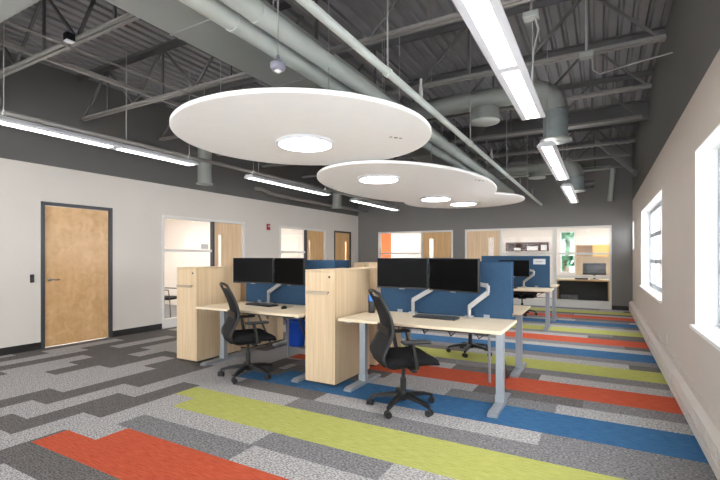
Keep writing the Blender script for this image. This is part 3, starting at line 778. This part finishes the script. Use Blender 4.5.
def make_screen(label, loc, w, h0, h1, group='blue fabric desk screens'):
    t = thing('desk_mounted_screen', label, 'desk screen', loc, 0, group)
    MB().box(-w/2, w/2, -0.014, 0.014, h0, h1, bevel=0.006).build('panel', M['blue_fabric'], t)
    for x in (-w/2+0.25, w/2-0.25): MB().box(x-0.03, x+0.03, -0.018, 0.018, 0.72, h0+0.04).build('bracket', M['leg_silver'], t)
    return t
def make_tower(label, loc, rz, ln=0.78):
    """storage tower; origin centre of footprint; pull-out front at -Y"""
    t = thing('storage_tower', label, 'storage tower', loc, rz, 'tall wooden storage towers')
    w = 0.385; H_ = 1.23
    c = MB(); c.box(-w/2, w/2, -ln/2+0.022, ln/2, 0.02, H_-0.022); c.box(-w/2, w/2, -ln/2, ln/2, H_-0.020, H_, bevel=0.003)
    c.build('carcass', M['maple'], t)
    MB().box(-w/2+0.002, w/2-0.024, -ln/2, -ln/2+0.02, 0.022, H_-0.024, bevel=0.002).build('front_panel', M['maple'], t)
    MB().box(w/2-0.020, w/2, -ln/2, -ln/2+0.021, 0.022, H_-0.022).build('side_edge', M['maple'], t)
    MB().box(-w/2+0.02, w/2-0.02, -ln/2+0.03, ln/2-0.02, 0, 0.02).build('plinth', M['base_black'], t)
    h = MB(); h.box(-w/2+0.03, w/2-0.075, -ln/2-0.026, -ln/2, 0.985, 1.0); h.box(-w/2+0.03, w/2-0.075, -ln/2-0.026, -ln/2-0.02, 0.968, 0.985)
    h.build('handle', M['handle_tan'], t)
    MB().tube([(w/2-0.07, -ln/2+0.001, 1.155), (w/2-0.07, -ln/2-0.005, 1.155)], 0.012, 14).build('lock', M['frame_grey'], t)
    return t
def make_beam(label, loc, w, splay):
    t = thing('power_beam', label, 'power beam', loc, 0, 'power beams between desks')
    MB().box(-w/2, w/2, -0.07, 0.07, 0.60, 0.69, bevel=0.004).build('trough', M['black_plastic'], t)
    for s, xs in ((1, w/2-0.15), (-1, -w/2+0.03)):
        MB().tube([(xs-0.05, -0.05, 0.60), (xs-0.05-splay, 0.03, 0.0)], 0.014, 12).build('leg', M['leg_silver'], t)
        MB().tube([(xs+0.03, 0.03, 0.60), (xs+0.07+splay*0.8, 0.28, 0.0)], 0.014, 12).build('leg', M['frame_grey'], t)
    return t

W_ = 1.61
XA, XB = -3.64, -1.53           # desk centres, column A (nearer the beige wall) and column B
PY = 4.78                        # pitch to the second pod
d0 = make_desk('sit-stand desk with chair and two monitors, nearest the camera', (XB, 4.11, 0), 0, W_)
dup(d0, (XB-0.05, 5.47, 0), PI, 'sit-stand desk backing onto the nearest desk, behind its blue screen')
dup(d0, (XA, 4.11, 0), 0, 'sit-stand desk between the two front wooden towers')
dup(d0, (XA, 5.47, 0), PI, 'sit-stand desk behind the blue screen between the front towers')
dup(d0, (XB-0.075, 4.15+PY, 0), 0, 'far sit-stand desk with a single visible monitor near the back offices')
dup(d0, (XB-0.075, 5.47+PY, 0), PI, 'farthest sit-stand desk, backing onto the far desk by the back offices')
dup(d0, (XA, 4.15+PY, 0), 0, 'far sit-stand desk in the back cluster on the beige-wall side')
make_screen('blue fabric screen behind the nearest pair of monitors', (-1.51, 4.525, 0), 1.47, 0.735, 1.312)
make_screen('blue fabric screen behind the monitors between the front towers', (-3.61, 4.525, 0), 1.48, 0.735, 1.318)
make_screen('blue fabric screen of the rear desk, just behind the nearest screen', (-1.55, 5.03, 0), 1.40, 0.735, 1.318)
make_screen('blue fabric screen of the rear desk, its end showing above the front tower', (-3.72, 5.03, 0), 1.48, 0.735, 1.322)
make_screen('far blue fabric screen carrying a white name plate', (-1.56, 9.36, 0), 1.35, 0.735, 1.38)
make_screen('far blue fabric screen in the back cluster on the beige-wall side', (-3.60, 9.36, 0), 1.47, 0.735, 1.335)
t0 = make_tower('tall wooden storage tower on the aisle between the two front desks', (-2.635, 4.225, 0), 0)
dup(t0, (-4.735, 4.215, 0), 0, 'tall wooden storage tower nearest the beige wall, beside the front mesh chair')
dup(t0, (-2.635, 5.17, 0), PI, 'tall wooden storage tower directly behind the front middle one')
dup(t0, (-4.735, 5.17, 0), PI, 'tall wooden storage tower directly behind the one nearest the beige wall')
dup(t0, (-4.78, 9.0, 0), 0, 'far wooden storage tower whose top shows beyond the front towers')
dup(t0, (-2.63, 9.0, 0), 0, 'far wooden storage tower at the end of the far desk with the name plate')
b0 = make_beam('dark power beam on splayed legs between the nearest desks', (-1.50, 4.78, 0), 1.3, 0.01)
make_beam('dark power beam on splayed legs behind the desk between the towers', (-3.94, 4.67, 0), 0.9, 0.07)
# name plate on the far screen
t = thing('name_plate', 'small white name plate on the far blue screen', 'sign', (-1.08, 9.345, 1.265))
MB().box(-0.115, 0.115, -0.004, 0, -0.055, 0.055, bevel=0.001).build('plate', M['lens'], t); MB().box(-0.06, 0.06, -0.0055, -0.0042, -0.008, 0.008).build('text_strip', M['cable'], t)

# monitors
def make_monitor(label, loc, rz, w, h, group='black desk monitors'):
    t = thing('monitor', label, 'monitor', loc, rz, group)
    MB().box(-w/2, w/2, 0.0, 0.035, -h/2, h/2, bevel=0.004).build('housing', M['black_plastic'], t)
    MB().box(-w/2+0.008, w/2-0.008, -0.002, 0.001, -h/2+0.016, h/2-0.008).build('screen', M['screen'], t)
    MB().box(-0.03, 0.03, 0.004, 0.014, -h/2-0.007, -h/2).build('badge', M['arm_silver'], t)  # small silver tab under the bottom edge
    MB().box(-0.05, 0.05, 0.035, 0.055, -0.05, 0.05).build('mount_plate', M['frame_grey'], t)
    return t
def make_arm(label, loc, pts, group='silver monitor arms'):
    """pts: post top, elbow, riser top, tip, in local coords; origin on desk"""
    t = thing('monitor_stand', label, 'monitor stand', loc, 0, group)
    MB().box(-0.045, 0.045, -0.04, 0.04, 0, 0.02, bevel=0.004).build('base', M['arm_silver'], t)
    MB().tube([(0, 0, 0.02), pts[0]], 0.019, 14).build('post', M['arm_silver'], t)
    MB().bar(pts[0], pts[1], 0.04, 0.045).build('lower_arm', M['arm_silver'], t)
    u = MB(); u.tube([pts[1], pts[2]], 0.02, 12); u.bar(pts[2], pts[3], 0.035, 0.04); u.build('upper_arm', M['arm_silver'], t)
    return t
MY = 4.33
m0 = make_monitor('black monitor at the nearest desk, on the tower side', (-1.905, MY+0.02, 1.19), 0.0, 0.60, 0.335)
m0b = dup(m0, (-1.307, 4.255, 1.187), -0.33, 'black monitor at the nearest desk, on the aisle side')
dup(m0, (-4.015, 4.285, 1.187), 0.20, 'black monitor between the front towers, nearer the beige wall')
dup(m0, (-3.405, 4.27, 1.187), -0.24, 'black monitor between the front towers, nearer the middle tower')
dup(m0, (-1.535, 9.11, 1.13), 0.0, 'small far black monitor in front of the blue screen with the name plate')
a0 = make_arm('silver monitor arm at the nearest desk rising between its two monitors', (-1.80, 4.42, DZ), [(0, 0, 0.15), (0.21, 0.005, 0.275), (0.21, 0.005, 0.42), (0.06, 0.005, 0.44)])
a1 = make_arm('silver monitor arm at the nearest desk bending past the aisle-side monitor', (-1.18, 4.42, DZ), [(0, 0, 0.11), (0.19, -0.01, 0.265), (0.19, -0.01, 0.335), (-0.09, -0.02, 0.38)])
dup(a0, (-3.86, 4.42, DZ), None, 'silver monitor arm on the desk between the front towers')
dup(a1, (-1.36, 9.24, DZ), None, 'silver monitor arm on the far desk by the name plate')
tm = thing('monitor', 'black monitor on the desk behind the far office glass', 'monitor', (-0.155, 13.5, 1.02))
MB().box(-0.285, 0.285, 0, 0.04, -0.16, 0.16, bevel=0.004).build('housing', M['black_plastic'], tm); MB().box(-0.275, 0.275, -0.002, 0.001, -0.145, 0.15).build('screen', M['screen'], tm); MB().box(-0.1, 0.1, -0.03, 0.12, -0.285, -0.275).build('base', M['black_plastic'], tm); MB().box(-0.025, 0.025, 0.03, 0.05, -0.275, -0.1).build('stand', M['black_plastic'], tm)
tag(MB().box(-0.62, -0.30, 13.2, 13.34, 0.736, 0.775, bevel=0.006).build('desk_phone', M['black_plastic']), 'dark low phone set on the far office desk beside the monitor', 'phone')

# keyboards and mice
def make_keyboard(label, loc, rz):
    t = thing('keyboard', label, 'keyboard', loc, rz, 'black keyboards')
    MB().box(-0.225, 0.225, -0.08, 0.08, 0, 0.016, bevel=0.004).build('body', M['black_plastic'], t)
    k = MB()
    for r_ in range(6):
        n = 17 if r_ > 0 else 9
        for c in range(n):
            x0 = -0.213+c*0.426/n; w = 0.426/n-0.004
            k.box(x0, x0+w, -0.07+r_*0.0235, -0.07+r_*0.0235+0.019, 0.016, 0.022)
    k.build('keys', M['frame_grey'], t)
    return t
k0 = make_keyboard('black keyboard on the nearest desk', (-1.47, 4.22, DZ), -0.05)
dup(k0, (-3.80, 4.22, DZ), -0.12, 'black keyboard on the desk between the front towers')
def make_mouse(label, loc):
    t = thing('mouse', label, 'mouse', loc, 0.3)
    MB().lathe([(0.012, 0.034), (0.024, 0.031), (0.031, 0.02), (0.033, 0.006), (0.032, 0.0)], (0,0,0), 20, sx=1.0, sy=1.6).build('body', M['black_plastic'], t)
    MB().tube([(0, 0.05, 0.012), (0.03, 0.14, 0.005), (0.02, 0.25, 0.005)], 0.003, 6).build('cord', M['black_plastic'], t)
make_mouse('black mouse beside the keyboard between the front towers', (-3.33, 4.09, DZ))
t = thing('desk_phone', 'small dark gadget on the far desk in front of its monitor', 'phone', (-1.52, 8.85, DZ))
MB().box(-0.09, 0.09, -0.08, 0.08, 0, 0.03, bevel=0.006).build('body', M['black_plastic'], t)
MB().tube([(-0.06, 0.05, 0.05), (0, 0.05, 0.06), (0.06, 0.05, 0.05)], 0.016, 10).build('handset', M['black_plastic'], t)
# bottle beside the tower
t = thing('water_bottle', 'black bottle with a blue top beside the middle tower', 'bottle', (-2.24, 4.28, DZ))
MB().lathe([(0.034, 0.0), (0.036, 0.01), (0.036, 0.12), (0.034, 0.13)], (0,0,0), 20).build('body', M['black_plastic'], t)
MB().lathe([(0.036, 0.13), (0.037, 0.14), (0.034, 0.19), (0.018, 0.21), (0.012, 0.215)], (0,0,0), 20).build('cap', M['bottle_blue'], t)
# waste bin
t = thing('waste_bin', 'bright blue waste bin on the floor under the rear desk', 'bin', (-4.10, 5.33, 0))
MB().lathe([(0.11, 0.0), (0.115, 0.01), (0.155, 0.37), (0.165, 0.375), (0.165, 0.385), (0.148, 0.385), (0.108, 0.03), (0.02, 0.02)], (0,0,0), 28, sx=1.15, sy=0.9).build('body', M['bin_blue'], t)
tag(MB().lathe([(0.10, 0.0), (0.13, 0.05), (0.12, 0.13), (0.05, 0.2), (0.02, 0.22)], (-3.55, 5.55, 0.0), 14, sx=1.1).build('bag', M['grey_box']), 'grey bag slumped on the floor beside the blue bin', 'bag')

# ------------------------------------------------------------------ task chairs
def make_chair(label, loc, rz, base_rot=0.0):
    """faces local +X"""
    t = thing('task_chair', label, 'chair', loc, rz, 'black mesh task chairs')
    # five-star base
    b = MB(); hub = MB()
    b.lathe([(0.045, 0.075), (0.05, 0.085), (0.042, 0.13), (0.03, 0.15)], (0,0,0), 20)
    for k in range(5):
        a = base_rot+2*PI*k/5; ca, sa = math.cos(a), math.sin(a)
        pts = [(0.02, 0.115), (0.12, 0.112), (0.22, 0.10), (0.305, 0.078)]
        ws = [0.052, 0.046, 0.038, 0.03]; hs = [0.045, 0.038, 0.03, 0.022]
        V = []
        for (d, z), w, h in zip(pts, ws, hs):
            for sy, sz in ((-1,-1),(1,-1),(1,1),(-1,1)):
                lx, ly = d, sy*w/2
                V.append((lx*ca-ly*sa, lx*sa+ly*ca, z+sz*h/2))
        F = [(3,2,1,0), (12,13,14,15)]
        for i in range(3):
            for q in range(4): F.append((i*4+q, i*4+(q+1)%4, (i+1)*4+(q+1)%4, (i+1)*4+q))
        b.add(V, F)
    base = b.build('star_base', M['black_plastic'], t)
    for k in range(5):
        a = base_rot+2*PI*k/5; ca, sa = math.cos(a), math.sin(a)
        c = MB(); R = 0.305; th = a+0.9+k
        cx, cy = R*ca, R*sa
        ax = (math.cos(th), math.sin(th))
        for s in (-1, 1):
            p = (cx+ax[0]*s*0.008, cy+ax[1]*s*0.008, 0.029); q = (cx+ax[0]*s*0.028, cy+ax[1]*s*0.028, 0.029)
            c.tube([p, q], 0.029, 16)
        c.tube([(cx, cy, 0.03), (cx, cy, 0.075)], 0.012, 8)
        c.build('caster', M['black_plastic'], base)
    col = MB(); col.tube([(0,0,0.12), (0,0,0.27)], 0.027, 16); col.tube([(0,0,0.27), (0,0,0.40)], 0.016, 14)
    col.build('gas_column', M['black_plastic'], t)
    me = MB(); me.box(-0.14, 0.13, -0.09, 0.09, 0.375, 0.425, bevel=0.012); me.tube([(0.02, -0.09, 0.395), (0.02, -0.22, 0.385)], 0.007, 8); me.box(0.0, 0.05, -0.25, -0.21, 0.375, 0.392, bevel=0.004)
    me.build('mechanism', M['black_plastic'], t)
    # seat cushion: contoured grid
    nx, ny = 14, 12; V = []; F = []
    def seat_pt(u, v, top):
        x = -0.235+0.50*u; y = 0.25*(2*v-1)
        e = (2*v-1); corner = max(0, abs(e)-0.75)/0.25
        front = max(0, (u-0.78)/0.22); back = max(0, (0.15-u)/0.15)
        y *= 1-0.10*front*front-0.12*back*back
        if top: z = 0.500+0.012*abs(e)**2-0.045*front**2-0.035*corner**2-0.02*back**2
        else: z = 0.420-0.01*front**2+0.015*corner**2
        return (x, y, z)
    for top in (True, False):
        for i in range(nx+1):
            for j in range(ny+1): V.append(seat_pt(i/nx, j/ny, top))
    N = (nx+1)*(ny+1); idx = lambda t_, i, j: (0 if t_ else N)+i*(ny+1)+j
    for i in range(nx):
        for j in range(ny):
            F.append((idx(1,i,j), idx(1,i+1,j), idx(1,i+1,j+1), idx(1,i,j+1))); F.append((idx(0,i,j), idx(0,i,j+1), idx(0,i+1,j+1), idx(0,i+1,j)))
    for i in range(nx):
        F.append((idx(1,i,0), idx(0,i,0), idx(0,i+1,0), idx(1,i+1,0))); F.append((idx(1,i,ny), idx(1,i+1,ny), idx(0,i+1,ny), idx(0,i,ny)))
    for j in range(ny):
        F.append((idx(1,0,j), idx(1,0,j+1), idx(0,0,j+1), idx(0,0,j))); F.append((idx(1,nx,j), idx(0,nx,j), idx(0,nx,j+1), idx(1,nx,j+1)))
    s = MB().add(V, F, 0, True); s.build('seat', M['black_fabric'], t)
    # back: S-curved profile (x, z, half width)
    prof = [(-0.06, 0.405, 0.15), (-0.16, 0.415, 0.20), (-0.228, 0.455, 0.23), (-0.242, 0.52, 0.235), (-0.205, 0.60, 0.22), (-0.165, 0.68, 0.205), (-0.155, 0.76, 0.20), (-0.178, 0.85, 0.20), (-0.215, 0.94, 0.195), (-0.25, 1.01, 0.185), (-0.272, 1.055, 0.17)]
    # smooth resample
    pts = []
    for i in range(len(prof)-1):
        p0 = prof[max(i-1,0)]; p1 = prof[i]; p2 = prof[i+1]; p3 = prof[min(i+2, len(prof)-1)]
        for k in range(4):
            u = k/4
            pts.append(tuple(0.5*((2*b_)+(-a_+c_)*u+(2*a_-5*b_+4*c_-d_)*u*u+(-a_+3*b_-3*c_+d_)*u**3) for a_, b_, c_, d_ in zip(p0, p1, p2, p3)))
    pts.append(prof[-1])
    fr = MB()
    for sgn in (-1, 1): fr.tube([(x, sgn*w, z) for x, z, w in pts], 0.014, 10)
    x, z, w = pts[-1]; fr.tube([(x, -w, z), (x-0.012, -w*0.4, z+0.014), (x-0.012, w*0.4, z+0.014), (x, w, z)], 0.014, 10)
    x, z, w = pts[0]; fr.tube([(x, -w, z), (x, w, z)], 0.016, 10)
    br = pts[9]
    back = fr.build('back_frame', M['black_plastic'], t)
    ms = MB(); nv = 8; V = []; F = []
    sel = pts[6:-3]
    for side in (0, 1):
        for (x, z, w) in sel:
            for j in range(nv+1):
                e = 2*j/nv-1; V.append((x-0.022*(1-e*e)-0.004*side, e*w, z))
    n = len(sel); NN = n*(nv+1)
    for i in range(n-1):
        for j in range(nv):
            a_ = i*(nv+1)+j; F.append((a_, a_+1, a_+nv+2, a_+nv+1)); F.append((NN+a_, NN+a_+nv+1, NN+a_+nv+2, NN+a_+1))
    for j in range(nv): F.append((j, NN+j, NN+j+1, j+1)); b_ = (n-1)*(nv+1)+j; F.append((b_, b_+1, NN+b_+1, NN+b_))
    ms.add(V, F, 0, True); ms.build('back_mesh', M['black_mesh'], t)
    lb = MB(); V = []
    x, z, w = pts[22]
    lb.box(x-0.04, x-0.026, -w*0.9, w*0.9, z-0.035, z+0.035, bevel=0.004); lb.build('lumbar_support', M['black_plastic'], t)
    for sgn in (-1, 1):
        a = MB()
        a.tube([(0.0, sgn*0.10, 0.41), (0.0, sgn*0.24, 0.405), (0.03, sgn*0.285, 0.43)], 0.018, 10)
        a.bar((0.03, sgn*0.287, 0.42), (-0.01, sgn*0.287, 0.635), 0.024, 0.06)
        ar = a.build('armrest', M['black_plastic'], t)
        MB().box(-0.10, 0.15, sgn*0.285-0.045, sgn*0.285+0.045, 0.634, 0.660, bevel=0.011).build('arm_pad', M['black_plastic'], ar)
    return t
c0 = make_chair('black mesh task chair at the nearest desk', (-1.575, 3.63, 0), math.radians(41), 0.2)
dup(c0, (-3.545, 3.71, 0), math.radians(58), 'black mesh task chair at the desk between the two front towers')
dup(c0, (-1.62, 6.12, 0), math.radians(-100), 'black task chair on the far side of the nearest blue screen, mostly base visible')
dup(c0, (-1.62, 10.75, 0), math.radians(-80), 'black task chair at the farthest desk near the back offices')

# ------------------------------------------------------------------ outside
mb = MB(); mb.add([(-40,-40,-0.4),(60,-40,-0.4),(60,60,-0.4),(-40,60,-0.4)], [(0,1,2,3)])
struct('ground', mb, M['paving'])
def tree(loc, h, r, label, seed):
    rnd = random.Random(seed)
    t = thing('tree', label, 'tree', loc, 0, 'trees outside the far office window')
    MB().tube([(0,0,0), (0.1,0,h*0.3), (0.0,0.1,h*0.6)], [0.22,0.17,0.08], 10).build('trunk', M['bark'], t)
    m = MB()
    cl = [(rnd.uniform(-r,r)*0.7, rnd.uniform(-r,r)*0.7, h*0.22+rnd.random()*h*0.6, rnd.uniform(0.35,0.6)*r) for _ in range(14)]
    for _ in range(8500):
        c = rnd.choice(cl); v = Vector((rnd.gauss(0,1), rnd.gauss(0,1), rnd.gauss(0,1))).normalized()*c[3]*rnd.uniform(0.5,1.05)
        p = Vector(c[:3])+v; s = rnd.uniform(0.10,0.2)
        a = Vector((rnd.gauss(0,1), rnd.gauss(0,1), rnd.gauss(0,1))).normalized(); b = a.orthogonal().normalized()
        m.add([p-a*s, p+b*s*0.6, p+a*s, p-b*s*0.6], [(0,1,2,3)])
    m.build('crown', M['leaf'], t)
tree((-1.5, 22.0, -0.4), 6.0, 2.4, 'leafy green tree filling the far office window', 1)
tree((3.2, 29.5, -0.4), 7.0, 2.5, 'taller green tree standing behind the first tree outside', 2)

bounce_sun = bpy.data.lights.new('sun', 'SUN'); bounce_sun.energy = 22; bounce_sun.angle = math.radians(3); bounce_sun.color = (1.0, 0.98, 0.95)  # sun added to light the paving and bounce up onto the clouds
so = bpy.data.objects.new('sun', bounce_sun); COL.objects.link(so); so.location = (-20, 0, 25)
so.rotation_euler = Vector((1.0, 0.0, -1.3)).to_track_quat('-Z', 'Y').to_euler()
w = bpy.data.worlds.new('sky'); scene.world = w; w.use_nodes = True
bg = w.node_tree.nodes['Background']; bg.inputs['Color'].default_value = (0.95, 0.97, 1.0, 1); bg.inputs['Strength'].default_value = 6.0

# ------------------------------------------------------------------ camera
cam = bpy.data.cameras.new('camera'); co = bpy.data.objects.new('camera', cam); COL.objects.link(co)
co.location = (0, 0, 1.38); co.rotation_euler = (PI/2, 0, math.radians(29.16))
cam.sensor_width = 36; cam.lens = 431.5/720*36; cam.shift_y = (255.9-240)/720
cam.clip_start = 0.05; cam.clip_end = 200
scene.camera = co
vs = scene.view_settings
scene.display_settings.display_device = 'sRGB'
vs.view_transform = 'Standard'; vs.look = 'None'; vs.gamma = 1; vs.exposure = 1.0; vs.use_curve_mapping = False
scene.cycles.use_denoising = True
scene.cycles.max_bounces = 8; scene.cycles.diffuse_bounces = 5; scene.cycles.transparent_max_bounces = 12
scene.cycles.sample_clamp_indirect = 6
